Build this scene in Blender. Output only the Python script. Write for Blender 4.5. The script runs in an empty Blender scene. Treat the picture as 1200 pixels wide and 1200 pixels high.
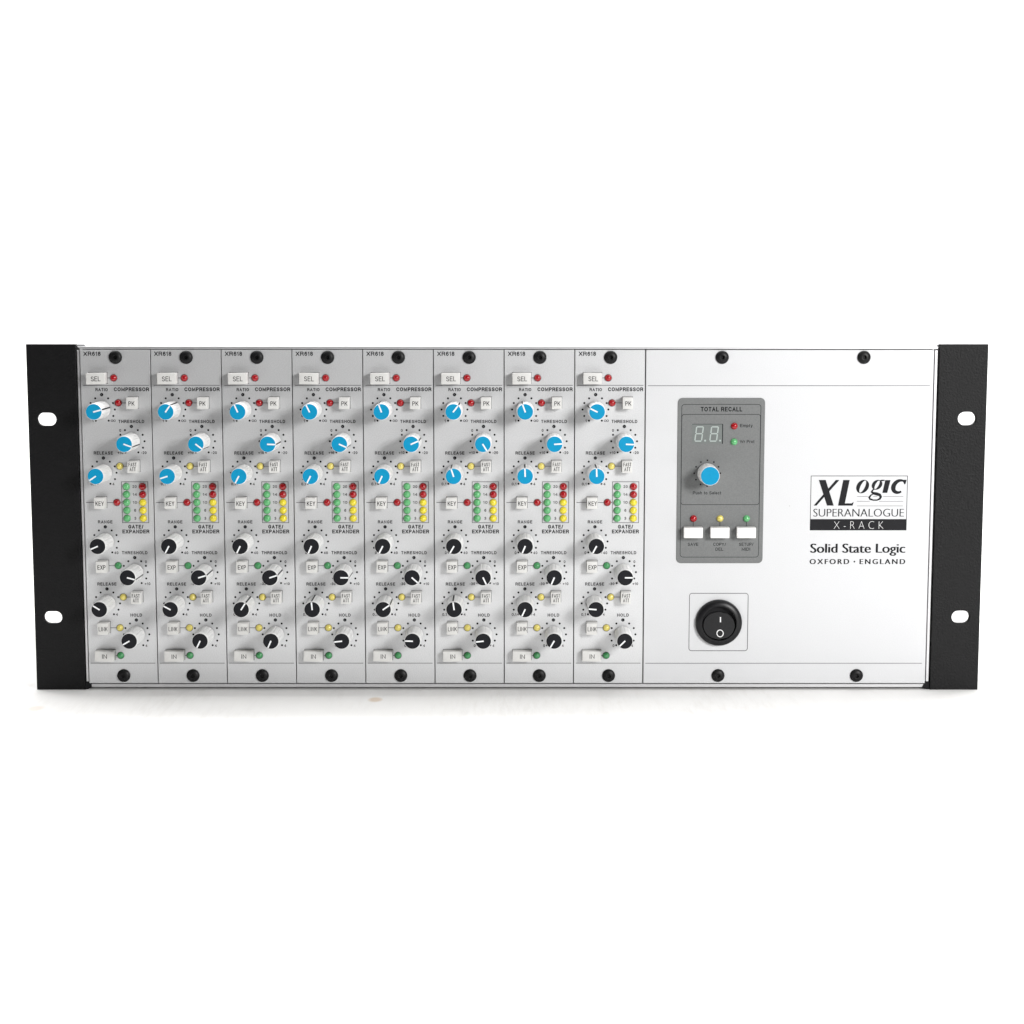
import bpy, bmesh, math, random
from mathutils import Vector, Matrix

S = 0.001                       # everything below is written in millimetres
rnd = random.Random(7)
scene = bpy.context.scene
COL = scene.collection

# ------------------------------------------------------------------ camera
cam_d = bpy.data.cameras.new('camera')
cam_d.sensor_width = 36.0
cam_d.lens = 2122.2 / 1200 * 36.0
cam_d.clip_start = 0.02
cam_d.clip_end = 50
cam = bpy.data.objects.new('camera', cam_d)
cam.location = (2.432 * S, -911.13 * S, 203.57 * S)
cam.rotation_euler = (math.pi / 2 - 0.121972, 0, 0)
COL.objects.link(cam)
scene.camera = cam

# ------------------------------------------------------------------ world and lamps
world = bpy.data.worlds.new('World')
scene.world = world
world.use_nodes = True
bgn = world.node_tree.nodes['Background']
bgn.inputs[0].default_value = (1.0, 0.99, 0.98, 1)
bgn.inputs[1].default_value = 0.05


def area(name, loc, target, sx, sy, power, col=(1, 1, 1)):
    l = bpy.data.lights.new(name, 'AREA')
    l.shape = 'RECTANGLE'
    l.size, l.size_y = sx, sy
    l.energy = power
    l.color = col
    o = bpy.data.objects.new(name, l)
    o.location = loc
    d = Vector(target) - Vector(loc)
    o.rotation_euler = d.to_track_quat('-Z', 'Y').to_euler()
    COL.objects.link(o)
    return o


KEY_POWER = 11.6
area('key_softbox', (0.62, -0.90, 0.41), (0.08, 0, 0.09), 0.23, 0.28, KEY_POWER, (1.0, 0.995, 0.985))
area('overhead_softbox', (0.0, 0.26, 1.35), (0.0, 0.20, 0.0), 2.6, 1.1, 33.0, (1.0, 0.995, 0.99))
area('backdrop_lamp', (0.0, 0.55, 1.5), (0.0, 1.55, 0.25), 2.4, 0.5, 45.0)

scene.view_settings.view_transform = 'Standard'
scene.view_settings.look = 'None'
scene.view_settings.exposure = 0.0
scene.view_settings.gamma = 1.0
scene.view_settings.use_curve_mapping = False


# ------------------------------------------------------------------ materials
def mat(name, col, rough=0.5, metal=0.0, spec=0.5, coat=0.0, trans=0.0, sss=0.0):
    m = bpy.data.materials.new(name)
    m.use_nodes = True
    b = m.node_tree.nodes['Principled BSDF']
    b.inputs['Base Color'].default_value = (*col, 1)
    b.inputs['Roughness'].default_value = rough
    b.inputs['Metallic'].default_value = metal
    b.inputs['Specular IOR Level'].default_value = spec
    b.inputs['Coat Weight'].default_value = coat
    b.inputs['Coat Roughness'].default_value = 0.12
    b.inputs['Transmission Weight'].default_value = trans
    if sss:
        b.inputs['Subsurface Weight'].default_value = sss
        b.inputs['Subsurface Radius'].default_value = (0.001, 0.001, 0.001)
    return m


def nodes(m):
    return m.node_tree.nodes, m.node_tree.links, m.node_tree.nodes['Principled BSDF']


def grain(m, scale, amount, bump=0.0, bump_dist=0.0001, rough_amt=0.0, stretch=(1, 1, 1), detail=4):
    """procedural grain: varies the base colour a little and gives the surface a fine tooth"""
    n, l, b = nodes(m)
    tc = n.new('ShaderNodeTexCoord')
    mp = n.new('ShaderNodeMapping')
    mp.inputs['Scale'].default_value = stretch
    l.new(tc.outputs['Object'], mp.inputs[0])
    tx = n.new('ShaderNodeTexNoise')
    tx.inputs['Scale'].default_value = scale
    tx.inputs['Detail'].default_value = detail
    tx.inputs['Roughness'].default_value = 0.65
    l.new(mp.outputs[0], tx.inputs['Vector'])
    c = tuple(b.inputs['Base Color'].default_value)
    mr = n.new('ShaderNodeMapRange')
    mr.inputs['From Min'].default_value = 0.25
    mr.inputs['From Max'].default_value = 0.75
    mr.inputs['To Min'].default_value = 1 - amount
    mr.inputs['To Max'].default_value = 1 + amount
    l.new(tx.outputs['Fac'], mr.inputs['Value'])
    mx = n.new('ShaderNodeVectorMath')
    mx.operation = 'SCALE'
    mx.inputs[0].default_value = c[:3]
    l.new(mr.outputs[0], mx.inputs['Scale'])
    l.new(mx.outputs[0], b.inputs['Base Color'])
    if bump:
        bp = n.new('ShaderNodeBump')
        bp.inputs['Strength'].default_value = bump
        bp.inputs['Distance'].default_value = bump_dist
        l.new(tx.outputs['Fac'], bp.inputs['Height'])
        l.new(bp.outputs[0], b.inputs['Normal'])
    return m, mx


M = {}
M['panel'] = mat('satin_silver_panel', (0.62, 0.625, 0.635), 0.46, 0.64)
_, px = grain(M['panel'], 1900, 0.11, 0.25, 0.0001)


def specks(m, mx, scale, thr, dark):
    """sparse little dust specks and scuffs that belong to the surface"""
    n, l, b = nodes(m)
    tc = n.new('ShaderNodeTexCoord')
    v = n.new('ShaderNodeTexVoronoi')
    v.inputs['Scale'].default_value = scale
    l.new(tc.outputs['Object'], v.inputs['Vector'])
    r = n.new('ShaderNodeMapRange')
    r.inputs['From Min'].default_value = thr * 0.6
    r.inputs['From Max'].default_value = thr
    r.inputs['To Min'].default_value = dark
    r.inputs['To Max'].default_value = 1
    l.new(v.outputs['Distance'], r.inputs['Value'])
    s = n.new('ShaderNodeVectorMath')
    s.operation = 'SCALE'
    l.new(mx.outputs[0], s.inputs[0])
    l.new(r.outputs[0], s.inputs['Scale'])
    l.new(s.outputs[0], b.inputs['Base Color'])


specks(M['panel'], px, 65, 0.018, 0.55)
M['white_panel'] = mat('satin_light_panel', (0.58, 0.585, 0.597), 0.55, 0.32)
_, px2 = grain(M['white_panel'], 1900, 0.05, 0.15, 0.00008)
specks(M['white_panel'], px2, 48, 0.013, 0.5)
M['rail'] = grain(mat('anodised_rail', (0.60, 0.60, 0.61), 0.42, 0.7), 900, 0.05, stretch=(0.05, 1, 1))[0]
M['ear'] = mat('black_powder_coat', (0.003, 0.003, 0.0035), 0.50, 0.0, 0.21)
grain(M['ear'], 980, 0.35, 0.85, 0.0004, detail=2)
M['dark'] = grain(mat('black_steel', (0.006, 0.006, 0.007), 0.7, 0, 0.2), 300, 0.2)[0]
M['ink'] = grain(mat('black_ink', (0.012, 0.012, 0.014), 0.6, 0, 0.15), 1500, 0.15)[0]
M['grey_ink'] = grain(mat('grey_ink', (0.10, 0.10, 0.105), 0.6, 0, 0.3), 1500, 0.1)[0]
M['white_ink'] = grain(mat('white_ink', (0.82, 0.82, 0.82), 0.5, 0, 0.3), 1500, 0.03)[0]
M['knob'] = grain(mat('white_knob_plastic', (0.74, 0.74, 0.735), 0.38, 0, 0.5), 800, 0.03)[0]
M['blue'] = grain(mat('blue_cap_plastic', (0.003, 0.26, 0.475), 0.5, 0, 0.15), 900, 0.04)[0]
M['black'] = grain(mat('black_cap_plastic', (0.009, 0.0095, 0.012), 0.5, 0, 0.15), 900, 0.1)[0]
M['pointer'] = grain(mat('white_pointer_plastic', (0.80, 0.81, 0.82), 0.5, 0, 0.3), 900, 0.02)[0]
M['button'] = grain(mat('pale_grey_button', (0.62, 0.615, 0.60), 0.45, 0, 0.45), 700, 0.04, 0.05, 0.00005)[0]
M['white_button'] = grain(mat('white_button', (0.76, 0.755, 0.745), 0.45, 0, 0.45), 700, 0.03)[0]
M['red'] = grain(mat('red_lens', (0.33, 0.002, 0.006), 0.14, 0, 0.5, 0.2), 500, 0.15)[0]
M['green'] = grain(mat('green_lens', (0.105, 0.39, 0.15), 0.14, 0, 0.5, 0.2), 500, 0.12)[0]
M['dark_green'] = grain(mat('dark_green_lens', (0.05, 0.26, 0.09), 0.14, 0, 0.5, 0.2), 500, 0.12)[0]
M['yellow'] = grain(mat('yellow_lens', (0.72, 0.60, 0.035), 0.14, 0, 0.5, 0.2), 500, 0.08)[0]
M['amber'] = grain(mat('pale_yellow_lens', (0.66, 0.56, 0.14), 0.14, 0, 0.5, 0.2), 500, 0.10)[0]
M['grey_plate'] = grain(mat('grey_recall_plate', (0.155, 0.16, 0.16), 0.55, 0.1, 0.4), 1900, 0.16, 0.10, 0.00006)[0]
M['screen'] = grain(mat('grey_display_window', (0.17, 0.185, 0.18), 0.2, 0, 0.4), 500, 0.05)[0]
M['segment'] = grain(mat('pale_segment', (0.36, 0.405, 0.39), 0.4, 0, 0.4), 500, 0.03)[0]
M['switch'] = grain(mat('black_switch_plastic', (0.006, 0.006, 0.007), 0.36, 0, 0.28), 900, 0.15, 0.06, 0.00005)[0]
M['screw'] = grain(mat('black_oxide_screw', (0.007, 0.007, 0.0075), 0.42, 0.0, 0.2), 900, 0.3)[0]


def board_material():
    m = mat('whitewashed_wood', (0.84, 0.835, 0.82), 0.65, 0, 0.25)
    n, l, b = nodes(m)
    tc = n.new('ShaderNodeTexCoord')

    def noise(scale, stretch, rot=0, detail=5):
        mp = n.new('ShaderNodeMapping')
        mp.inputs['Scale'].default_value = stretch
        mp.inputs['Rotation'].default_value = (0, 0, rot)
        l.new(tc.outputs['Object'], mp.inputs[0])
        t = n.new('ShaderNodeTexNoise')
        t.inputs['Scale'].default_value = scale
        t.inputs['Detail'].default_value = detail
        t.inputs['Roughness'].default_value = 0.7
        l.new(mp.outputs[0], t.inputs['Vector'])
        return t

    fine = noise(330, (1, 0.13, 1), 0.22)
    broad = noise(14, (1, 0.5, 1), 0.1, 3)
    r1 = n.new('ShaderNodeValToRGB')
    r1.color_ramp.elements[0].position = 0.36
    r1.color_ramp.elements[0].color = (0.795, 0.785, 0.77, 1)
    r1.color_ramp.elements[1].position = 0.56
    r1.color_ramp.elements[1].color = (0.85, 0.845, 0.835, 1)
    l.new(fine.outputs['Fac'], r1.inputs[0])
    mixn = n.new('ShaderNodeMixRGB')
    mixn.inputs['Color1'].default_value = (0.86, 0.855, 0.845, 1)
    l.new(r1.outputs[0], mixn.inputs['Color2'])
    mr = n.new('ShaderNodeMapRange')
    mr.inputs['From Min'].default_value = 0.40
    mr.inputs['From Max'].default_value = 0.62
    l.new(broad.outputs['Fac'], mr.inputs['Value'])
    l.new(mr.outputs[0], mixn.inputs['Fac'])
    prev = mixn
    # two little knots showing tan through the white paint
    for (kx, ky, rx, ry, kf) in ((-0.231, -0.042, 0.0050, 0.007, 0.3), (-0.066, -0.0225, 0.0042, 0.0065, 0.65)):
        mp = n.new('ShaderNodeMapping')
        mp.vector_type = 'POINT'
        mp.inputs['Location'].default_value = (-kx / rx, -ky / ry, 0)
        mp.inputs['Scale'].default_value = (1 / rx, 1 / ry, 0)
        l.new(tc.outputs['Object'], mp.inputs[0])
        g = n.new('ShaderNodeTexGradient')
        g.gradient_type = 'SPHERICAL'
        l.new(mp.outputs[0], g.inputs[0])
        k = n.new('ShaderNodeMapRange')
        k.inputs['From Min'].default_value = 0.0
        k.inputs['From Max'].default_value = 0.5
        k.inputs['To Max'].default_value = kf
        l.new(g.outputs['Fac'], k.inputs['Value'])
        mm = n.new('ShaderNodeMixRGB')
        mm.inputs['Color2'].default_value = (0.62, 0.47, 0.33, 1)
        l.new(k.outputs[0], mm.inputs['Fac'])
        l.new(prev.outputs[0], mm.inputs['Color1'])
        prev = mm
    l.new(prev.outputs[0], b.inputs['Base Color'])
    bp = n.new('ShaderNodeBump')
    bp.inputs['Strength'].default_value = 0.25
    bp.inputs['Distance'].default_value = 0.0003
    l.new(fine.outputs['Fac'], bp.inputs['Height'])
    l.new(bp.outputs[0], b.inputs['Normal'])
    return m


M['board'] = board_material()
M['paper'] = grain(mat('white_paper', (0.90, 0.90, 0.895), 0.8, 0, 0.2), 60, 0.01)[0]


# ------------------------------------------------------------------ mesh builder
class MB:
    """collects shapes (millimetres) into ONE mesh with material slots"""

    def __init__(self):
        self.bm = bmesh.new()
        self.mats = []

    def mi(self, m):
        if m not in self.mats:
            self.mats.append(m)
        return self.mats.index(m)

    def add(self, verts, faces, m, smooth=False):
        vs = [self.bm.verts.new(v) for v in verts]
        i = self.mi(m)
        for f in faces:
            try:
                fc = self.bm.faces.new([vs[k] for k in f])
                fc.material_index = i
                fc.smooth = smooth
            except ValueError:
                pass

    def merge(self, tmp, m, smooth=False):
        """append a temporary bmesh"""
        tmp.verts.index_update()
        self.add([v.co.copy() for v in tmp.verts], [[v.index for v in f.verts] for f in tmp.faces], m, smooth)
        tmp.free()

    def box(self, x0, x1, y0, y1, z0, z1, m, bev=0.0, seg=1, taper=0.0):
        t = bmesh.new()
        bmesh.ops.create_cube(t, size=1)
        for v in t.verts:
            front = v.co.y < 0
            v.co = Vector((x0 if v.co.x < 0 else x1, y0 if front else y1, z0 if v.co.z < 0 else z1))
            if front and taper:
                v.co.x += taper if v.co.x == x0 else -taper
                v.co.z += taper if v.co.z == z0 else -taper
        if bev:
            bmesh.ops.bevel(t, geom=list(t.edges), offset=bev, segments=seg, profile=0.6, affect='EDGES')
        self.merge(t, m, bev > 0 and seg > 1)

    def prism(self, pts, y0, y1, m, bev=0.0):
        """polygon in x,z (seen from the front, any winding) extruded from y0 (front) to y1"""
        t = bmesh.new()
        a = sum(p[0] * q[1] - q[0] * p[1] for p, q in zip(pts, pts[1:] + pts[:1]))
        if a < 0:
            pts = pts[::-1]
        f = t.faces.new([t.verts.new((x, y0, z)) for x, z in pts])
        r = bmesh.ops.extrude_face_region(t, geom=[f])
        for v in [g for g in r['geom'] if isinstance(g, bmesh.types.BMVert)]:
            v.co.y = y1
        bmesh.ops.recalc_face_normals(t, faces=list(t.faces))
        if bev:
            ed = [e for e in t.edges if abs(e.verts[0].co.y - y0) < 1e-6 and abs(e.verts[1].co.y - y0) < 1e-6]
            bmesh.ops.bevel(t, geom=ed, offset=bev, segments=1, affect='EDGES')
        self.merge(t, m)

    def flat(self, pts, y, m):
        """printed polygon facing the viewer at depth y"""
        a = sum(p[0] * q[1] - q[0] * p[1] for p, q in zip(pts, pts[1:] + pts[:1]))
        if a < 0:
            pts = pts[::-1]
        self.add([(x, y, z) for x, z in pts], [list(range(len(pts)))], m)

    def rect(self, x0, x1, z0, z1, y, m):
        self.flat([(x0, z0), (x1, z0), (x1, z1), (x0, z1)], y, m)

    def disc(self, cx, cz, r, y, m, n=20, rz=None):
        rz = rz or r
        self.flat([(cx + r * math.cos(2 * math.pi * k / n), cz + rz * math.sin(2 * math.pi * k / n)) for k in range(n)], y, m)

    def ring(self, outer, inner, y, m):
        """band between two closed outlines with the same number of points"""
        n = len(outer)
        v = [(x, y, z) for x, z in outer] + [(x, y, z) for x, z in inner]
        self.add(v, [[k, (k + 1) % n, n + (k + 1) % n, n + k] for k in range(n)], m)

    def frame(self, x0, x1, z0, z1, r, w, y, m, corners=(1, 1, 1, 1)):
        self.ring(round_rect(x0, x1, z0, z1, r, corners), round_rect(x0 + w, x1 - w, z0 + w, z1 - w, max(r - w, 0.01), corners), y, m)

    def lathe(self, cx, cz, prof, m, n=32, cap=True, smooth=True, segs=None):
        """profile of (radius, y) turned about the y axis; front end last"""
        v, f = [], []
        for r, y in prof:
            for k in range(n):
                a = 2 * math.pi * k / n
                v.append((cx + r * math.cos(a), y, cz + r * math.sin(a)))
        for j in range(len(prof) - 1):
            for k in range(n):
                k2 = (k + 1) % n
                f.append([j * n + k, j * n + k2, (j + 1) * n + k2, (j + 1) * n + k])
        if cap:
            f.append([(len(prof) - 1) * n + k for k in range(n)])
        self.add(v, f, m, smooth)

    def build(self, name, parent=None, loc=(0, 0, 0), auto=True):
        bmesh.ops.scale(self.bm, vec=(S, S, S), verts=list(self.bm.verts))
        me = bpy.data.meshes.new(name)
        self.bm.to_mesh(me)
        self.bm.free()
        for m in self.mats:
            me.materials.append(m)
        if auto:
            me.set_sharp_from_angle(angle=math.radians(32))
        o = bpy.data.objects.new(name, me)
        COL.objects.link(o)
        o.location = tuple(c * S for c in loc)
        if parent:
            o.parent = parent
        return o


def round_rect(x0, x1, z0, z1, r, corners=(1, 1, 1, 1), n=5):
    """corners: top-right, top-left, bottom-left, bottom-right"""
    out = []
    for (cx, cz, a0, c) in ((x1, z1, 0, corners[0]), (x0, z1, 90, corners[1]), (x0, z0, 180, corners[2]), (x1, z0, 270, corners[3])):
        rr = r if c else 0.02
        ox = cx - rr if cx == x1 else cx + rr
        oz = cz - rr if cz == z1 else cz + rr
        for k in range(n + 1):
            a = math.radians(a0 + 90 * k / n)
            out.append((ox + rr * math.cos(a), oz + rr * math.sin(a)))
    return out


# ---- lettering: text curves turned into mesh, fitted to a cap height and a width
def text_mesh(body, offset=0.0, spacing=1.0, shear=0.0):
    c = bpy.data.curves.new('lettering', 'FONT')
    c.body = body
    c.size = 1.0
    c.offset = offset
    c.space_character = spacing
    c.shear = shear
    c.resolution_u = 4
    o = bpy.data.objects.new('lettering', c)
    COL.objects.link(o)
    dg = bpy.context.evaluated_depsgraph_get()
    me = bpy.data.meshes.new_from_object(o.evaluated_get(dg))
    v = [tuple(p.co) for p in me.vertices]
    f = [list(p.vertices) for p in me.polygons]
    bpy.data.objects.remove(o)
    bpy.data.curves.remove(c)
    bpy.data.meshes.remove(me)
    return v, f


_cache = {}
_hv, _ = text_mesh('H')
CAP = max(p[1] for p in _hv) - min(p[1] for p in _hv)


def write(mb, body, x, z, h, m, y, w=None, align='c', bold=0.02, spacing=1.0, shear=0.0, strike=0.0):
    """z is the BASELINE; h the cap height; w the full width; strike = width added to upright strokes"""
    key = (body, bold, spacing, shear)
    if key not in _cache:
        _cache[key] = text_mesh(body, bold, spacing, shear)
    v, f = _cache[key]
    x0 = min(p[0] for p in v)
    x1 = max(p[0] for p in v)
    sz = h / (CAP + 2 * bold)
    sx = ((w - strike) / (x1 - x0)) if w else sz
    tot = (x1 - x0) * sx + strike
    ox = {'c': x - tot / 2, 'l': x, 'r': x - tot}[align]
    k = 3 if strike else 1
    for i in range(k):
        d = strike * i / 2 if strike else 0
        yy = y - 0.006 * i
        mb.add([(ox + d + (p[0] - x0) * sx, yy, z + (p[1] + bold) * sz) for p in v], f, m)


# ---- plain engraved-style capitals, drawn as centre lines and stroked with an even width
def _arc(cx, cy, rx, ry, a0, a1, n=9):
    return [(cx + rx * math.cos(math.radians(a0 + (a1 - a0) * k / n)), cy + ry * math.sin(math.radians(a0 + (a1 - a0) * k / n))) for k in range(n + 1)]


_S = _arc(.5, .745, .47, .255, 25, 180, 8) + _arc(.5, .745, .47, .245, 180, 262, 4)[1:] + _arc(.5, .265, .5, .245, 82, 0, 4) + _arc(.5, .265, .5, .265, 0, -158, 9)[1:]
GLYPH = {  # width relative to the cap height, then centre lines in a unit box
    'A': (.88, [[(0, 0), (.5, 1), (1, 0)], [(.17, .33), (.83, .33)]]),
    'C': (.86, [_arc(.52, .5, .52, .5, 38, 322, 18)]),
    'D': (.82, [[(0, 0), (0, 1), (.45, 1)] + _arc(.45, .5, .55, .5, 90, -90, 12) + [(0, 0)]]),
    'E': (.74, [[(1, 1), (0, 1), (0, 0), (1, 0)], [(0, .52), (.92, .52)]]),
    'F': (.70, [[(1, 1), (0, 1), (0, 0)], [(0, .50), (.85, .50)]]),
    'G': (.90, [_arc(.52, .5, .52, .5, 38, 318, 18) + [(.98, .45), (.56, .45)]]),
    'H': (.80, [[(0, 0), (0, 1)], [(1, 0), (1, 1)], [(0, .52), (1, .52)]]),
    'I': (.17, [[(.5, 0), (.5, 1)]]),
    'K': (.82, [[(0, 0), (0, 1)], [(.97, 1), (.03, .36)], [(.34, .58), (1, 0)]]),
    'L': (.68, [[(0, 1), (0, 0), (1, 0)]]),
    'M': (.98, [[(0, 0), (0, 1), (.5, .08), (1, 1), (1, 0)]]),
    'N': (.82, [[(0, 0), (0, 1), (1, 0), (1, 1)]]),
    'O': (.92, [_arc(.5, .5, .5, .5, 90, 450, 24)]),
    'P': (.76, [[(0, 0), (0, 1), (.55, 1)] + _arc(.55, .72, .45, .28, 90, -90, 9) + [(0, .44)]]),
    'R': (.82, [[(0, 0), (0, 1), (.58, 1)] + _arc(.58, .74, .40, .26, 90, -90, 9) + [(0, .48)], [(.55, .48), (.88, .40), (.92, .15), (1, 0)]]),
    'S': (.78, [_S]),
    'T': (.76, [[(0, 1), (1, 1)], [(.5, 1), (.5, 0)]]),
    'U': (.80, [[(0, 1), (0, .33)] + _arc(.5, .33, .5, .33, 180, 360, 10) + [(1, 1)]]),
    'V': (.82, [[(0, 1), (.5, 0), (1, 1)]]),
    'W': (1.2, [[(0, 1), (.26, 0), (.5, .95), (.74, 0), (1, 1)]]),
    'X': (.82, [[(0, 0), (1, 1)], [(0, 1), (1, 0)]]),
    'Y': (.82, [[(0, 1), (.5, .43), (1, 1)], [(.5, .45), (.5, 0)]]),
    '/': (.5, [[(0, 0), (1, 1)]]),
    '+': (.62, [[(.5, .15), (.5, .77)], [(0, .46), (1, .46)]]),
    '-': (.40, [[(0, .40), (1, .40)]]),
    '.': (.17, [[(.5, -.06), (.5, .12)]]),
    '0': (.62, [_arc(.5, .5, .5, .5, 90, 450, 20)]),
    '1': (.36, [[(0, .74), (.35, .78), (.85, 1), (.85, 0)]]),
    '2': (.62, [_arc(.5, .72, .48, .28, 170, -30, 10) + [(.02, 0), (1, 0)]]),
    '3': (.62, [_arc(.48, .75, .44, .25, 165, -85, 10), _arc(.48, .27, .5, .27, 85, -165, 10)]),
    '4': (.64, [[(.75, 0), (.75, 1), (0, .30), (1, .30)]]),
    '6': (.62, [_arc(.5, .32, .5, .32, 90, 450, 18), _arc(.56, .5, .56, .5, 55, 200, 9)]),
    '8': (.62, [_arc(.5, .75, .44, .25, -90, 270, 16), _arc(.5, .26, .5, .26, 90, 450, 16)]),
    'e': (.58, [[(.02, .36), (1, .36)] + _arc(.5, .36, .5, .36, 0, 310, 16)]),
    'm': (.94, [[(0, 0), (0, .72)], [(0, .45)] + _arc(.25, .50, .25, .22, 180, 0, 8) + [(.5, 0)], [(.5, .45)] + _arc(.75, .50, .25, .22, 180, 0, 8) + [(1, 0)]]),
    'p': (.62, [[(0, -.28), (0, .72)], _arc(.5, .36, .5, .36, 90, 450, 16)]),
    't': (.34, [[(.4, .95), (.4, .1), (.6, 0), (1, .02)], [(0, .72), (1, .72)]]),
    'y': (.58, [[(0, .72), (.5, .02)], [(1, .72), (.42, -.2), (.1, -.28)]]),
    'r': (.36, [[(0, 0), (0, .72)], [(0, .42), (.3, .68), (1, .70)]]),
    'o': (.62, [_arc(.5, .36, .5, .36, 90, 450, 18)]),
    'u': (.58, [[(0, .72), (0, .25)] + _arc(.5, .25, .5, .25, 180, 360, 8) + [(1, .72)], [(1, .3), (1, 0)]]),
    's': (.52, [[(x, y * .72) for x, y in _S]]),
    'h': (.58, [[(0, 0), (0, 1)], [(0, .42)] + _arc(.5, .47, .5, .25, 180, 0, 8) + [(1, 0)]]),
    'l': (.15, [[(.5, 0), (.5, 1)]]),
    'c': (.55, [_arc(.52, .36, .52, .36, 45, 315, 14)]),
    ' ': (.30, []),
}


def band(mb, pts, w, y, m):
    """even band along a path with mitred corners"""
    q = [pts[0]]
    for p in pts[1:]:
        if math.hypot(p[0] - q[-1][0], p[1] - q[-1][1]) > 0.01:
            q.append(p)
    pts = q
    n = len(pts)
    if n < 2:
        return
    closed = n > 3 and math.hypot(pts[0][0] - pts[-1][0], pts[0][1] - pts[-1][1]) < 0.011
    if closed:
        pts = pts[:-1]
        n -= 1
    else:                                                 # square ends
        pts = list(pts)
        for i, j in ((0, 1), (-1, -2)):
            d = math.hypot(pts[i][0] - pts[j][0], pts[i][1] - pts[j][1])
            k = w / 2 / d
            pts[i] = (pts[i][0] + (pts[i][0] - pts[j][0]) * k, pts[i][1] + (pts[i][1] - pts[j][1]) * k)
    L, R = [], []
    for i in range(n):
        if closed:
            a, b = pts[i - 1], pts[(i + 1) % n]
        else:
            a, b = pts[max(i - 1, 0)], pts[min(i + 1, n - 1)]
        p = pts[i]
        d = []
        for (s, e) in ((a, p), (p, b)):
            l = math.hypot(e[0] - s[0], e[1] - s[1])
            if l > 1e-6:
                d.append(((e[0] - s[0]) / l, (e[1] - s[1]) / l))
        if len(d) == 1:
            d = d * 2
        tx, tz = d[0][0] + d[1][0], d[0][1] + d[1][1]
        l = math.hypot(tx, tz) or 1
        tx, tz = tx / l, tz / l
        c = max(0.45, abs(tx * d[0][0] + tz * d[0][1]))
        h = w / 2 / c
        L.append((p[0] - tz * h, p[1] + tx * h))
        R.append((p[0] + tz * h, p[1] - tx * h))
    v = [(x, y, z) for x, z in L] + [(x, y, z) for x, z in R]
    f = [[n + k, n + (k + 1) % n, (k + 1) % n, k] for k in range(n if closed else n - 1)]
    mb.add(v, f, m)


def legend(mb, body, x, z, h, m, y, w=None, align='c', t=0.22, gap=0.15):
    """z is the baseline, h the cap height, w the full width, t the stroke width (all mm)"""
    tot = sum(GLYPH[c][0] for c in body) + gap * (len(body) - 1)
    sx = w / tot if w else h
    ox = {'c': x - tot * sx / 2, 'l': x, 'r': x - tot * sx}[align]
    for c in body:
        gw, lines = GLYPH[c]
        a0, a1 = ox + t / 2, ox + gw * sx - t / 2
        for i, ln in enumerate(lines):
            band(mb, [(a0 + p[0] * (a1 - a0), z + t / 2 + p[1] * (h - t)) for p in ln], t, y - 0.004 * i, m)
        ox += (gw + gap) * sx


def stroke(mb, pts, ws, y, m):
    """flat band along a path, its width changing from point to point"""
    L, R = [], []
    n = len(pts)
    for i, (x, z) in enumerate(pts):
        a = pts[max(i - 1, 0)]
        b = pts[min(i + 1, n - 1)]
        dx, dz = b[0] - a[0], b[1] - a[1]
        q = math.hypot(dx, dz) or 1
        nx, nz = -dz / q, dx / q
        w = ws[i] / 2
        L.append((x + nx * w, z + nz * w))
        R.append((x - nx * w, z - nz * w))
    v = [(x, y, z) for x, z in L] + [(x, y, z) for x, z in R]
    mb.add(v, [[n + k, n + k + 1, k + 1, k] for k in range(n - 1)], m)


def empty(name, loc, label, cat, group=None):
    o = bpy.data.objects.new(name, None)
    o.empty_display_size = 0.01
    COL.objects.link(o)
    o.location = tuple(c * S for c in loc)
    o['label'] = label
    o['category'] = cat
    if group:
        o['group'] = group
    return o


# ------------------------------------------------------------------ the setting
def build_setting():
    mb = MB()
    mb.box(-1500, 1500, -450, 900, -30, 0, M['board'], 1.0)
    o = mb.build('floor')
    o['kind'] = 'structure'
    mb = MB()
    prof = [(903, -12.0), (1000, -12.0)]
    R = 600
    for k in range(1, 17):
        a = math.radians(90 * k / 16)
        prof.append((1000 + R * math.sin(a), -12 + R * (1 - math.cos(a))))
    prof.append((1600, 1500))
    v = [(-1500, y, z) for y, z in prof] + [(1500, y, z) for y, z in prof]
    n = len(prof)
    mb.add(v, [[k, n + k, n + k + 1, k + 1] for k in range(n - 1)], M['paper'], True)
    o = mb.build('backdrop', auto=False)
    sol = o.modifiers.new('thickness', 'SOLIDIFY')
    sol.thickness = 0.003
    sol.offset = -1
    o['kind'] = 'structure'


build_setting()

# ------------------------------------------------------------------ rack frame
PITCH = 35.49
X0 = -214.5
Z0, Z1 = 3.45, 173.75           # faceplate bottom and top


def slot(cx, cz, half, r, n=10):
    out = []
    for k in range(n + 1):
        a = math.radians(-90 + 180 * k / n)
        out.append((cx + half + r * math.cos(a), cz + r * math.sin(a)))
    for k in range(n + 1):
        a = math.radians(90 + 180 * k / n)
        out.append((cx - half + r * math.cos(a), cz + r * math.sin(a)))
    return out


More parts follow.
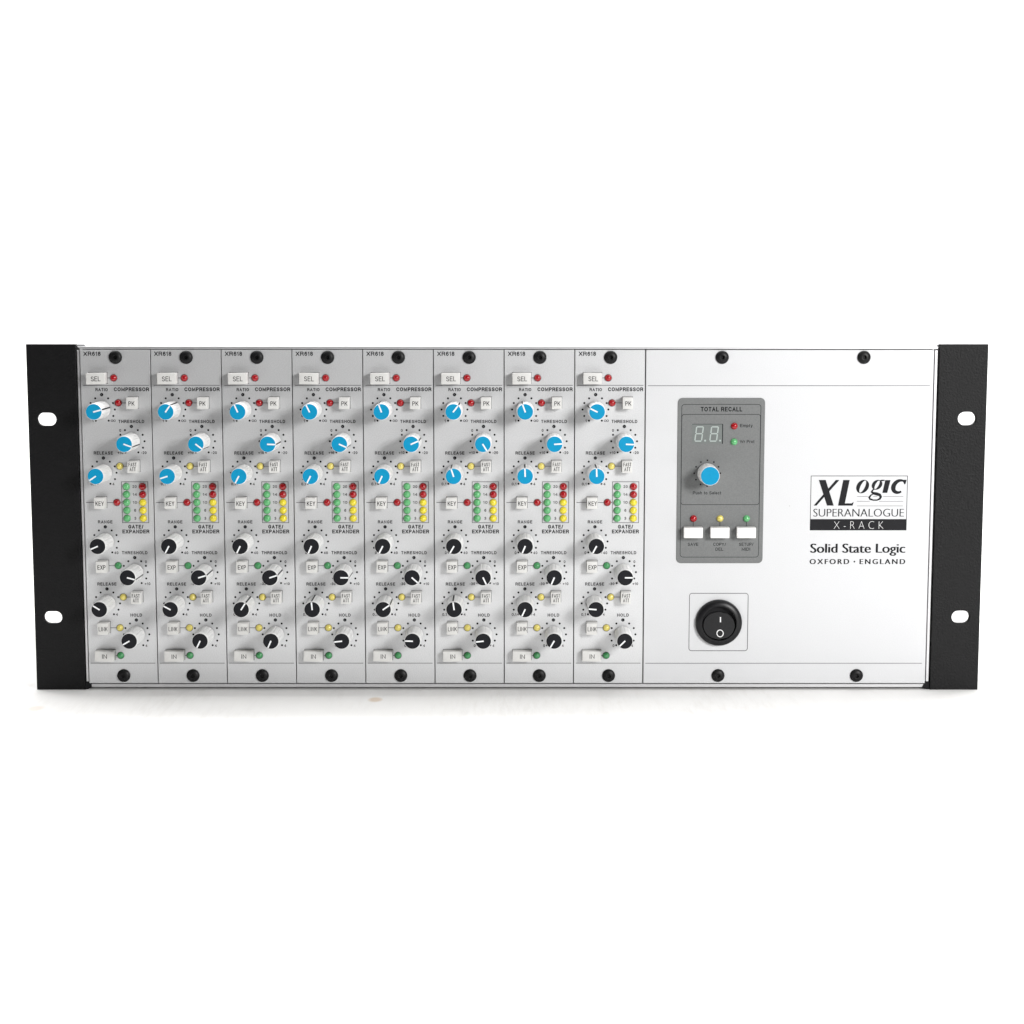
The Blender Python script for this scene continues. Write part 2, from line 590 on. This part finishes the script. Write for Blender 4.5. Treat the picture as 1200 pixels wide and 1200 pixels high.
def build_ear(name, xa, xb, slots, parent, side):
    """flat plate with two obround holes; the outline is split in three bands so that the holes are open"""
    t = bmesh.new()
    c = bpy.data.curves.new('ear_outline', 'CURVE')
    c.dimensions = '2D'
    c.fill_mode = 'BOTH'
    c.extrude = 1.25
    c.bevel_depth = 0.25
    c.bevel_resolution = 1
    e = 0.25
    loops = [[(xa + e, 0 + e), (xb - e, 0 + e), (xb - e, 176.6 - e), (xa + e, 176.6 - e)]]
    for (cx, cz, hw, hh) in slots:
        loops.append(slot(cx, cz, hw - hh, hh + e))
    for lp in loops:
        s = c.splines.new('POLY')
        s.points.add(len(lp) - 1)
        for p, q in zip(s.points, lp):
            p.co = (q[0], q[1], 0, 1)
        s.use_cyclic_u = True
    o = bpy.data.objects.new('ear_outline', c)
    COL.objects.link(o)
    dg = bpy.context.evaluated_depsgraph_get()
    me = bpy.data.meshes.new_from_object(o.evaluated_get(dg))
    mb = MB()
    mb.add([(p.co.x, 1.5 - p.co.z, p.co.y) for p in me.vertices], [list(p.vertices) for p in me.polygons], M['ear'])
    bpy.data.objects.remove(o)
    bpy.data.curves.remove(c)
    bpy.data.meshes.remove(me)
    t.free()
    # return flange running back along the side of the case
    if side < 0:
        mb.box(xb - 2.2, xb - 0.02, 3.3, 13, 0.4, 175.4, M['ear'], 0.2)
    else:
        mb.box(xa + 0.02, xa + 2.2, 3.3, 13, 0.4, 175.4, M['ear'], 0.2)
    return mb.build(name, parent)


def build_frame():
    root = empty('rack_frame', (0, 0, 0), 'wide equipment rack frame with black slotted ears at both ends, holding all the panels', 'rack frame')
    ear_l = build_ear('mounting_ear', -241.3, -216.35, [(-232.0, 138.9, 4.85, 3.3), (-232.0, 37.65, 4.7, 3.15)], root, -1)
    ear_l['label'] = 'black left mounting ear with two slots'
    ear_r = build_ear('mounting_ear', 216.85, 241.3, [(231.65, 139.25, 4.6, 3.4), (231.5, 37.85, 4.6, 3.2)], root, 1)
    ear_r['label'] = 'black right mounting ear with two slots'
    # case behind the panels
    mb = MB()
    mb.box(-213.9, 213.9, 6.0, 190, 0.15, 168.0, M['dark'], 0.6)
    mb.box(-214.4, 214.4, 3.2, 8.0, 3.2, 173.9, M['dark'])
    mb.build('case', root)
    # aluminium rails above and below the panels
    mb = MB()
    mb.prism([(-215.4, 175.55), (215.7, 175.55), (216.3, 174.9), (215.7, 174.15), (-213.9, 174.15), (-215.6, 175.2)], 0.2, 14, M['rail'], 0.12)
    mb.build('top_rail', root)
    mb = MB()
    mb.prism([(-213.3, 3.0), (213.6, 3.0), (212.7, 1.3), (-213.1, 1.3)], 0.2, 14, M['rail'], 0.12)
    mb.build('bottom_rail', root)
    for (a, b) in ((-215.95, -214.75), (214.75, 216.15)):
        mb = MB()
        mb.box(a, b, 0.7, 14, 4.2, 173.6, M['rail'], 0.15)
        mb.build('side_strip', root)
    # black fillers added for the dark flange and shade under the side strips
    mb = MB()
    mb.prism([(-216.3, 0.1), (-215.2, 0.1), (-213.3, 1.4), (-213.9, 3.3), (-214.6, 4.1), (-216.3, 4.1)], 0.9, 12, M['dark'])
    mb.build('dark_gap_filler', root)
    mb = MB()
    mb.prism([(216.8, 0.1), (215.4, 0.1), (212.8, 1.4), (213.8, 3.2), (214.6, 4.1), (216.8, 4.1)], 0.9, 12, M['dark'])
    mb.build('dark_gap_filler', root)
    # small tabs of the top cover behind each end of the top rail
    for (a, b) in ((-216.6, -212.3), (212.4, 216.9)):
        mb = MB()
        mb.box(a, b, 2.2, 4.2, 175.6, 176.55, M['rail'], 0.08)
        mb.build('corner_tab', root)
    return root


build_frame()

# ------------------------------------------------------------------ small parts shared by the panels
PRINT = -0.04


def make_screw(parent, x, z, y=0.0):
    mb = MB()
    mb.lathe(0, 0, [(3.35, 0.0), (3.35, -0.35), (3.2, -0.75), (2.6, -1.25), (1.8, -1.5), (1.3, -1.56)], M['screw'], 28, cap=False)
    # hexagon socket
    n = 6
    a0 = math.radians(12)
    hx = [(1.15 * math.cos(a0 + k * math.pi / 3), 1.15 * math.sin(a0 + k * math.pi / 3)) for k in range(n)]
    v, f = [], []
    for k in range(28):
        a = 2 * math.pi * k / 28
        v.append((1.3 * math.cos(a), -1.56, 1.3 * math.sin(a)))
    for k in range(28):                                   # inner rim projected on the hexagon
        a = 2 * math.pi * k / 28
        q = ((a - a0) % (math.pi / 3)) - math.pi / 6
        r = 1.15 * math.cos(math.pi / 6) / math.cos(q)
        v.append((r * math.cos(a), -1.53, r * math.sin(a)))
    for k in range(28):
        p = v[28 + k]
        v.append((p[0] * 0.92, -0.3, p[2] * 0.92))
    for k in range(28):
        k2 = (k + 1) % 28
        f.append([k, k2, 28 + k2, 28 + k])
        f.append([28 + k, 28 + k2, 56 + k2, 56 + k])
    f.append([56 + k for k in range(28)])
    mb.add(v, f, M['screw'])
    return mb.build('screw', parent, (x, y, z))


def make_led(parent, name, x, z, m, r=1.62, out=1.75, y=0.0):
    mb = MB()
    prof = [(r + 0.12, 0), (r + 0.12, -0.12), (r, -0.25), (r, -0.55)]
    for k in range(1, 7):
        a = math.radians(90 * k / 6.4)
        prof.append((r * math.cos(a), -0.55 - (out - 0.55) * math.sin(a)))
    mb.lathe(0, 0, prof, m, 24)
    o = mb.build(name, parent, (x, y, z), auto=False)
    return o


def make_button(parent, x, z, w, h, out, lines, m=None, y=0.0, letter=2.1, widths=None):
    m = m or M['button']
    mb = MB()
    mb.box(-w / 2 - 0.12, w / 2 + 0.12, -out, 0, -h / 2 - 0.12, h / 2 + 0.12, m, 0.28, 2, taper=0.14)
    if len(lines) == 1:
        legend(mb, lines[0], 0.1, -letter / 2 - 0.15, letter, M['ink'], -out - PR, widths[0], t=0.26 if len(lines[0]) > 3 else 0.30, gap=0.17)
    elif lines:
        legend(mb, lines[0], 0.0, 0.22, 1.95, M['ink'], -out - PR, widths[0], t=0.27, gap=0.17)
        legend(mb, lines[1], 0.0, -2.15, 1.95, M['ink'], -out - PR, widths[1], t=0.27, gap=0.17)
    o = mb.build('push_button', parent, (x, y, z))
    return o


PR = 0.035


def make_knob(parent, x, z, capm, height=18.1, r=4.42, y=0.0, rings=True, pointer=True):
    mb = MB()
    N = 72
    prof = [(r - 0.25, -0.75), (r, -0.95), (r - 0.02, -1.3), (r - 0.06, -4), (r - 0.17, -9), (r - 0.26, -height + 1.6),
            (r - 0.30, -height + 0.55), (r - 0.36, -height + 0.15), (r - 0.50, -height)]
    v, f, fm = [], [], []
    for j, (pr, py) in enumerate(prof):
        for k in range(N):
            a = math.pi / 2 - 2 * math.pi * k / N
            g = 1.0
            if 1 < j < 6 and k % 6 == 3:
                g = 0.935                               # grip grooves
            v.append((pr * g * math.cos(a), py, pr * g * math.sin(a)))
    side, black = [], []
    for j in range(len(prof) - 1):
        for k in range(N):
            k2 = (k + 1) % N
            q = [j * N + k2, j * N + k, (j + 1) * N + k, (j + 1) * N + k2]
            (black if pointer and k in (0, N - 1) and j < 6 else side).append(q)
    last = (len(prof) - 1) * N
    side.append([last + k for k in range(N)][::-1])
    i0, i1 = mb.mi(M['knob']), mb.mi(M['black'])
    vs = [mb.bm.verts.new(p) for p in v]
    for fs, mi in ((side, i0), (black, i1)):
        for q in fs:
            fc = mb.bm.faces.new([vs[k] for k in q])
            fc.material_index = mi
            fc.smooth = True
    # shaft bush in the shadow under the skirt
    mb.lathe(0, 0, [(3.5, 0), (3.5, -0.9)], M['dark'], 24)
    bmesh.ops.recalc_face_normals(mb.bm, faces=list(mb.bm.faces))
    body = mb.build('rotary_knob', parent, (x, y, z))
    cr = r - 0.56
    mb = MB()
    mb.lathe(0, 0, [(cr, -height + 0.05), (cr, -height - 0.12), (cr - 0.12, -height - 0.2)], capm, 40)
    if pointer:
        mb.rect(-0.36, 0.36, -0.25, cr - 0.16, -height - 0.2 - PR, M['pointer'])
    mb.build('knob_cap', body, (0, 0, 0))
    return body


# ------------------------------------------------------------------ one narrow module
KX1, KX2 = 10.52, 25.07
KNOBS = [  # name shown, x, z, cap, left mark, right mark
    ('RATIO', KX1, 143.86, 'blue'), ('THRESHOLD', KX2, 127.84, 'blue'), ('RELEASE', KX1, 111.88, 'blue'),
    ('RANGE', KX1, 76.82, 'black'), ('THRESHOLD', KX2, 61.04, 'black'), ('RELEASE', KX1, 44.92, 'black'),
    ('HOLD', KX2, 28.87, 'black')]
WID = {'RATIO': 6.2, 'THRESHOLD': 13.0, 'RELEASE': 9.7, 'RANGE': 7.35, 'HOLD': 5.95}


def build_faceplate(root):
    mb = MB()
    K = M['ink']
    mb.box(0.22, PITCH - 0.2, 0, 2.6, Z0, Z1, M['panel'], 0.14)
    y = PRINT
    legend(mb, 'XR618', 2.0, 170.8, 2.1, K, y, 8.6, 'l', 0.42)
    mb.rect(1.35, 34.55, 155.88, 156.18, y, M['grey_ink'])
    mb.rect(1.15, 34.3, 13.75, 14.05, y, M['grey_ink'])
    legend(mb, 'COMPRESSOR', 25.6, 153.05, 1.95, K, y, 17.7, t=0.43)
    legend(mb, 'GATE/', 26.08, 83.4, 1.95, K, y, 7.7, t=0.43)
    legend(mb, 'EXPANDER', 26.05, 80.95, 1.95, K, y, 13.7, t=0.43)
    for i, (nm, x, z, c) in enumerate(KNOBS):
        legend(mb, nm, x + 0.08, z + 9.2, 1.62, K, y, WID[nm], t=0.33, gap=0.20)
        for k in range(-5, 6):
            if k == 0:
                continue
            a = math.radians(30 * k)
            mb.disc(x + 6.5 * math.sin(a), z + 6.5 * math.cos(a), 0.53, y, K, 12)
        mb.disc(x + 0.05, z + 7.48, 0.86, y, K, 18)
        mb.disc(x - 0.05, z + 7.42, 0.30, y - 0.02, M['grey_ink'], 10)

    def num(t, x, z, w):
        legend(mb, t, x, z - 0.70, 1.42, K, y, w, t=0.26)
    num('1', 5.8, 138.15, 0.6)
    for s in (-0.62, 0.62):                               # the infinity sign
        o = [(16.05 + s + 0.64 * math.cos(2 * math.pi * k / 16), 138.2 + 0.6 * math.sin(2 * math.pi * k / 16)) for k in range(16)]
        q = [(16.05 + s + 0.40 * math.cos(2 * math.pi * k / 16), 138.2 + 0.35 * math.sin(2 * math.pi * k / 16)) for k in range(16)]
        mb.ring(o, q, y - (0.01 if s > 0 else 0), K)
    num('0', 19.4, 133.3, 0.95)
    num('+10', 19.25, 122.05, 2.9)
    num('-20', 31.05, 122.05, 2.8)
    num('0.1', 5.0, 106.15, 2.4)
    num('4', 15.3, 106.15, 1.0)
    num('0', 5.8, 71.0, 0.95)
    num('40', 15.85, 71.0, 2.1)
    num('0', 30.75, 66.4, 0.95)
    num('-30', 19.25, 55.05, 2.8)
    num('+10', 31.3, 55.05, 2.9)
    num('0.1', 5.0, 39.2, 2.4)
    num('4', 15.3, 39.2, 1.0)
    num('0', 20.4, 23.0, 0.95)
    num('4', 29.95, 23.0, 1.0)
    # meter box and its figures
    mb.frame(19.2, 32.85, 86.25, 107.45, 0.05, 0.32, y, M['grey_ink'])
    for t, z in (('20', 104.85), ('14', 100.82), ('10', 96.78), ('6', 92.72), ('3', 88.66)):
        num(t, 25.95, z, 2.2 if len(t) == 2 else 0.95)
    # fine lines that join each lamp to its button
    for (a, b, z) in ((13.2, 15.2, 159.75), (20.3, 24.3, 147.2), (20.3, 24.2, 115.2), (1.15, 19.2, 96.75), (11.5, 15.1, 64.4),
                      (20.3, 24.2, 48.2), (11.5, 15.1, 32.3), (13.6, 15.1, 17.95)):
        mb.rect(a, b, z - 0.15, z + 0.15, y, M['grey_ink'])
    # dark slits round buttons and lamps
    for (x, z, w, h, *_r) in BUTTONS:
        mb.rect(x - w / 2 - 0.3, x + w / 2 + 0.3, z - h / 2 - 0.3, z + h / 2 + 0.3, y - 0.02, M['grey_ink'])
    for (x, z, c) in LEDS + METER:
        mb.disc(x, z, 1.92, y - 0.02, M['grey_ink'], 22)
    return mb.build('faceplate', root)


BUTTONS = [  # x, z, w, h, out, lines, letter height, widths
    (8.95, 159.7, 9.1, 5.3, 6.0, ['SEL'], 2.4, [4.8]),
    (26.55, 147.4, 4.8, 5.5, 6.0, ['PK'], 2.2, [3.0]),
    (26.45, 115.4, 4.8, 5.6, 6.0, ['FAST', 'ATT'], 1.9, [4.0, 3.0]),
    (9.08, 96.9, 5.1, 5.4, 5.0, ['KEY'], 2.2, [4.2]),
    (9.15, 64.4, 5.1, 5.5, 5.2, ['EXP'], 2.2, [4.1]),
    (26.35, 48.6, 4.8, 5.6, 6.0, ['FAST', 'ATT'], 1.9, [4.0, 3.0]),
    (9.1, 32.7, 5.1, 5.7, 5.2, ['LINK'], 2.2, [4.5]),
    (9.2, 18.35, 9.3, 5.1, 4.6, ['IN'], 2.25, [2.5])]
LEDS = [(16.82, 159.75, 'red'), (18.8, 147.2, 'red'), (18.75, 115.2, 'amber'), (16.78, 96.75, 'red'), (16.65, 64.4, 'dark_green'),
        (18.75, 48.2, 'amber'), (16.7, 32.3, 'amber'), (16.65, 17.95, 'dark_green')]
METER = []
for i, z in enumerate((104.85, 100.82, 96.78, 92.72, 88.66)):
    METER.append((21.78, z, 'green'))
    METER.append((29.95, z, 'red' if i < 2 else 'yellow'))

ANGLES = [
    (75, 110, -124, -113, 105, -58, -120),
    (35, 128, -108, -152, 73, -61, -154),
    (-24, 92, -152, -154, 72, 33, -156),
    (-26, 114, -153, -156, 90, -5, -96),
    (-20, 66, -155, -153, 131, 55, -88),
    (38, 149, -18, -150, 155, -8, -96),
    (-20, 87, -2, -157, -157, -155, -150),
    (-64, 92, -2, -152, 90, -85, -134)]
MODULE_LABELS = [
    'narrow silver module of small knobs directly beside the left black ear',
    'narrow silver module, second from the left black ear, lowest knob pointing down left',
    'narrow silver module, third from the left black ear, black release knob pointing up right',
    'narrow silver module, fourth from the left black ear, lowest knob pointing straight left',
    'narrow silver module, fifth from the left black ear, ratio knob pointing slightly left of up',
    'narrow silver module, third from the wide switch panel, second blue knob pointing down right',
    'narrow silver module, second from the wide switch panel, all four black knobs pointing down left',
    'narrow silver module of small knobs directly beside the wide panel with the power switch']
GROUP = 'row of narrow silver modules'


def build_module():
    root = empty('dynamics_module', (X0, 0, 0), MODULE_LABELS[0], 'audio module', GROUP)
    build_faceplate(root)
    for (nm, x, z, c) in KNOBS:
        k = make_knob(root, x, z, M[c])
        k['label'] = 'white knob with %s cap' % c
    for (x, z, w, h, out, lines, lt, wd) in BUTTONS:
        make_button(root, x, z, w, h, out, lines, letter=lt, widths=wd)
    for (x, z, c) in LEDS:
        make_led(root, 'indicator_light', x, z, M[c])['label'] = {'red': 'red', 'amber': 'pale yellow', 'dark_green': 'green'}[c] + ' indicator light'
    for (x, z, c) in METER:
        make_led(root, 'meter_light', x, z, M[c], 1.72, 1.9)['label'] = c + ' meter light'
    make_screw(root, 18.0, 170.05)
    make_screw(root, 18.0, 7.45)
    return root


def copy_tree(o, parent=None):
    c = o.copy()
    COL.objects.link(c)
    c.parent = parent
    for ch in sorted(o.children, key=lambda q: q.name):
        copy_tree(ch, c)
    return c


proto = build_module()


def knobs_of(root):
    ks = [c for c in root.children if c.name.split('.')[0] == 'rotary_knob']
    out = []
    for (nm, x, z, c) in KNOBS:
        out.append(min(ks, key=lambda k: abs(k.location.x - x * S) + abs(k.location.z - z * S)))
    return out


modules = [proto]
for i in range(1, 8):
    m = copy_tree(proto)
    m.location.x = (X0 + PITCH * i) * S
    m['label'] = MODULE_LABELS[i]
    modules.append(m)
for m, an in zip(modules, ANGLES):
    for k, a in zip(knobs_of(m), an):
        k.rotation_euler.y = math.radians(a)
    for s in [c for c in m.children if c.name.split('.')[0] == 'screw']:
        s.rotation_euler.y = rnd.uniform(0, 6.28)
    # hand-assembled: buttons and lamps are never quite equal
    for s in [c for c in m.children if c.name.split('.')[0] == 'push_button']:
        s.location.y = rnd.uniform(0.0, 0.5) * S
        s.rotation_euler.y = math.radians(rnd.uniform(-1.2, 1.2))
    for s in [c for c in m.children if c.name.split('.')[0] in ('indicator_light', 'meter_light')]:
        s.rotation_euler = (math.radians(rnd.uniform(-5, 5)), rnd.uniform(0, 6), math.radians(rnd.uniform(-5, 5)))


# ------------------------------------------------------------------ wide control module
def build_control_module():
    root = empty('control_module', (0, 0, 0), 'wide plain white panel with grey keypad plate, round power switch and black lettering', 'control panel')
    K = M['ink']
    y = PRINT
    mb = MB()
    mb.box(69.75, 214.15, 0, 2.6, Z0, Z1, M['white_panel'], 0.14)
    mb.rect(70.7, 212.5, 155.68, 155.98, y, M['grey_ink'])
    mb.rect(70.7, 212.3, 13.7, 14.0, y, M['grey_ink'])
    mb.frame(92.75, 123.0, 20.2, 50.3, 1.5, 0.34, y, M['grey_ink'])
    # emblem: boxed lettering with a black band under it
    yl = y - 0.01
    mb.frame(153.55, 202.6, 82.5, 110.4, 0.02, 0.3, y, K)
    mb.rect(153.6, 202.55, 82.55, 88.25, yl, K)
    write(mb, 'X-RACK', 178.3, 83.35, 3.75, M['white_ink'], yl - 0.02, 25.2, bold=-0.03, spacing=1.6)
    write(mb, 'SUPERANALOGUE', 178.15, 89.6, 3.85, K, yl, 46.0, bold=-0.018, strike=0.22)
    top, bot = 108.2, 95.15
    mb.flat([(157.6, top), (161.1, top), (165.45, bot), (162.0, bot)], yl, K)
    mb.flat([(166.2, top), (168.05, top), (156.7, bot), (155.25, bot)], yl - 0.012, K)
    mb.flat([(169.95, top), (173.25, top), (170.85, bot), (167.6, bot)], yl, K)
    mb.flat([(170.3, bot), (175.0, bot), (175.5, bot + 1.75), (175.15, bot + 1.75), (174.6, bot + 1.2), (170.3, bot + 1.15)], yl - 0.012, K)

    def slant(cx, cz, rx, rz, sh, a):
        px_, pz = rx * math.cos(a), rz * math.sin(a)
        return (cx + px_ + sh * pz, cz + pz)
    n = 36
    A = [2 * math.pi * k / n for k in range(n)]
    mb.ring([slant(179.85, 104.85, 3.2, 3.45, 0.20, a) for a in A],
            [slant(179.9, 104.85, 1.2, 3.05, 0.40, a) for a in A], yl, K)
    # g: bowl, ear, link and open loop
    mb.ring([slant(187.1, 105.75, 2.65, 2.55, 0.22, a) for a in A],
            [slant(187.15, 105.75, 0.9, 2.15, 0.45, a) for a in A], yl, K)
    stroke(mb, [(188.4, 107.6), (189.6, 108.0), (190.9, 108.05)], [0.8, 0.75, 0.55], yl - 0.012, K)
    stroke(mb, [(186.0, 103.6), (184.9, 103.0), (184.5, 102.2), (185.3, 101.5), (187.0, 101.15), (188.6, 100.6), (189.2, 99.6),
                (188.7, 98.6), (187.3, 97.95), (185.4, 97.95), (183.7, 98.5), (183.3, 99.4), (184.2, 100.5), (185.6, 101.3)],
           [0.5, 0.8, 1.1, 1.3, 1.6, 1.5, 1.35, 1.0, 0.7, 0.7, 1.0, 1.1, 0.7, 0.4], yl - 0.018, K)
    mb.flat([(191.2, top - 0.05), (193.9, top - 0.05), (192.4, 101.65), (189.9, 101.65)], yl, K)
    cp, cw = [], []
    for k in range(21):
        a = math.radians(50 + 255 * k / 20)
        cp.append(slant(198.4, 104.9, 2.95, 3.1, 0.24, a))
        t = abs(math.degrees(a) - 185) / 130
        cw.append(2.35 - 1.6 * min(1, t) ** 1.3)
    stroke(mb, cp, cw, yl, K)
    mb.flat([(199.2, 108.3), (202.1, 108.3), (201.4, 106.0), (200.9, 106.0), (200.2, 107.4)], yl - 0.012, K)
    for z in (99.85, 97.35, 95.0):
        segs = [(177.2, 200.6)] if z < 99 else [(177.2, 182.6), (185.3, 187.4), (190.4, 200.6)]
        if 96 < z < 99:
            segs = [(177.2, 183.6), (188.3, 200.6)]
        for a, b in segs:
            mb.rect(a, b, z - 0.11, z + 0.11, yl + 0.005, M['grey_ink'])
    write(mb, 'Solid State Logic', 178.15, 71.05, 4.6, K, y, 48.4, bold=-0.008, strike=0.55)
    write(mb, 'OXFORD', 163.85, 65.2, 2.55, K, y, 20.2, bold=-0.005, spacing=1.35, strike=0.36)
    write(mb, 'ENGLAND', 190.8, 65.2, 2.55, K, y, 23.3, bold=-0.005, spacing=1.35, strike=0.36)
    mb.disc(176.55, 66.45, 0.45, y, K, 14)
    mb.build('faceplate', root)

    # grey plate with the keypad
    yp = -0.30
    mb = MB()
    mb.prism(round_rect(85.85, 129.8, 65.65, 149.72, 2.4), yp, 0.0, M['grey_plate'], 0.1)
    yq = yp - PR
    mb.frame(87.75, 127.8, 68.7, 146.6, 1.6, 0.24, yq, K)
    mb.frame(87.85, 127.7, 95.55, 141.55, 1.4, 0.24, yq - 0.012, K)
    legend(mb, 'TOTAL RECALL', 107.85, 142.9, 2.3, K, yq, 20.9, t=0.46)
    legend(mb, 'Empty', 117.35, 135.0, 1.55, K, yq, 6.3, 'l', t=0.25)
    legend(mb, 'Wr Prot', 117.35, 126.95, 1.55, K, yq, 7.3, 'l', t=0.25)
    legend(mb, 'Push to Select', 101.1, 100.9, 1.55, K, yq, 14.3, t=0.25)
    legend(mb, 'SAVE', 94.35, 74.6, 1.6, K, yq, 5.3, t=0.25)
    legend(mb, 'COPY/', 107.85, 74.6, 1.6, K, yq, 6.5, t=0.25)
    legend(mb, 'DEL', 107.8, 72.1, 1.6, K, yq, 4.0, t=0.25)
    legend(mb, 'SETUP/', 121.35, 74.6, 1.6, K, yq, 7.3, t=0.25)
    legend(mb, 'MIDI', 121.25, 72.1, 1.6, K, yq, 4.3, t=0.25)
    for k in range(12):
        a = math.radians(30 * k)
        mb.disc(101.1 + 6.55 * math.sin(a), 111.65 + 6.55 * math.cos(a), 0.45, yq, K, 12)
    for x in (94.35, 107.85, 121.3):
        mb.rect(x - 0.13, x + 0.13, 83.8, 87.2, yq, K)
    for x, z, w, h in ((94.15, 81.9, 9.4, 5.1), (107.6, 81.9, 9.4, 5.1), (120.95, 81.9, 9.4, 5.1)):
        mb.rect(x - w / 2 - 0.15, x + w / 2 + 0.15, z - h / 2 - 0.2, z + h / 2 + 0.15, yq - 0.01, M['ink'])
    plate = mb.build('keypad_plate', root)

    # display window on the plate; dark top and right strips paint an inset's shade
    mb = MB()
    yd = yq - 0.02
    mb.rect(93.25, 108.75, 126.65, 136.55, yd, M['screen'])
    mb.rect(108.35, 108.8, 126.6, 136.6, yd - 0.01, M['ink'])
    mb.rect(93.2, 108.4, 136.4, 136.6, yd - 0.01, M['ink'])
    for cx in (96.75, 104.3):
        sh = 0.12

        def P(u, v):
            return (cx + u + sh * v, 131.7 + v)
        hw, hh, t = 2.0, 3.75, 0.62
        g = 0.12
        for v0 in (hh, 0, -hh):                           # level bars
            a = t / 2
            mb.flat([P(-hw + g + .3, v0 - (a if v0 <= 0 else 2 * a) * 1), P(hw - g - .3, v0 - (a if v0 <= 0 else 2 * a)),
                     P(hw - g - .3, v0 + (a if v0 == 0 else (0 if v0 > 0 else a))), P(-hw + g + .3, v0 + (a if v0 == 0 else (0 if v0 > 0 else a)))], yd - PR, M['segment'])
        for u0 in (-hw, hw - t):                          # upright bars
            for (a, b) in ((0.3, hh - 0.35), (-hh + 0.35, -0.3)):
                mb.flat([P(u0, a), P(u0 + t, a), P(u0 + t, b), P(u0, b)], yd - PR, M['segment'])
        mb.disc(cx + 3.05, 128.2, 0.5, yd - PR, M['segment'], 14)
    mb.build('display', plate)

    for x, z, c in ((114.4, 135.55, 'red'), (114.4, 127.6, 'green'), (94.4, 88.6, 'red'), (107.85, 88.6, 'amber'), (121.3, 88.6, 'green')):
        make_led(root, 'indicator_light', x, z, M[c], 1.62, 1.7, yp)['label'] = {'red': 'red', 'amber': 'pale yellow', 'green': 'green'}[c] + ' indicator light'
    for x in (94.15, 107.6, 120.95):
        make_button(root, x, 81.95, 9.3, 5.0, 5.0, [], M['white_button'], yp)
    k = make_knob(root, 101.1, 111.65, M['blue'], 13.6, 5.12, yp, pointer=False)
    k['label'] = 'white knob with plain blue cap'

    # round rocker switch
    cx, cz = 107.95, 35.05
    mb = MB()
    prof = [(11.9, 0), (11.85, -1.2), (11.5, -2.2), (10.9, -2.7), (9.3, -3.2), (8.95, -3.2), (8.7, -3.0), (8.7, -0.1)]
    mb.lathe(0, 0, prof, M['switch'], 56, cap=False)
    mb.disc(0, 0, 8.9, -0.12, M['dark'], 40)
    sw = mb.build('power_switch', root, (cx, 0, cz))
    mb = MB()
    # rocker: disc whose upper half is pressed in
    n = 44
    rx, rz, zc = 7.95, 6.95, -1.25

    def face_y(z):
        return -0.75 - (5.7 - z) * 0.205
    rows = 14
    v, f = [], []
    for j in range(rows + 1):
        z = zc - rz + 2 * rz * j / rows
        w = rx * math.sqrt(max(1 - ((z - zc) / rz) ** 2, 0.0)) + 0.001
        for i in range(9):
            v.append((w * (i / 4 - 1), face_y(z), z))
    for j in range(rows):
        for i in range(8):
            a = j * 9 + i
            f.append([a, a + 1, a + 10, a + 9])
    mb.add(v, f, M['switch'], True)
    ring = [(rx * math.cos(2 * math.pi * k / n), zc + rz * math.sin(2 * math.pi * k / n)) for k in range(n)]
    vv = [(x, face_y(z), z) for x, z in ring] + [(x * 1.01, -0.13, z * 1.01) for x, z in ring]
    mb.add(vv, [[k, (k + 1) % n, n + (k + 1) % n, n + k] for k in range(n)], M['switch'])
    # I and O marks lying on the tilted face
    def mark(pts):
        mb.add([(x, face_y(z) - 0.06, z) for x, z in pts], [list(range(len(pts)))], M['white_ink'])
    mark([(0.45, 0.45), (1.02, 0.45), (1.02, 3.05), (0.45, 3.05)])
    m_ = 24
    o_ = [(0.5 + 1.82 * math.cos(2 * math.pi * k / m_), -5.1 + 1.9 * math.sin(2 * math.pi * k / m_)) for k in range(m_)]
    i_ = [(0.5 + 1.42 * math.cos(2 * math.pi * k / m_), -5.1 + 1.5 * math.sin(2 * math.pi * k / m_)) for k in range(m_)]
    vv = [(x, face_y(z) - 0.06, z) for x, z in o_ + i_]
    mb.add(vv, [[k, (k + 1) % m_, m_ + (k + 1) % m_, m_ + k] for k in range(m_)], M['white_ink'])
    mb.build('rocker', sw, (0, 0, 0))

    for x, z in ((107.85, 170.05), (178.95, 170.05), (108.0, 7.5), (178.95, 7.5)):
        s = make_screw(root, x, z)
        s.rotation_euler.y = rnd.uniform(0, 6.28)
    return root


build_control_module()
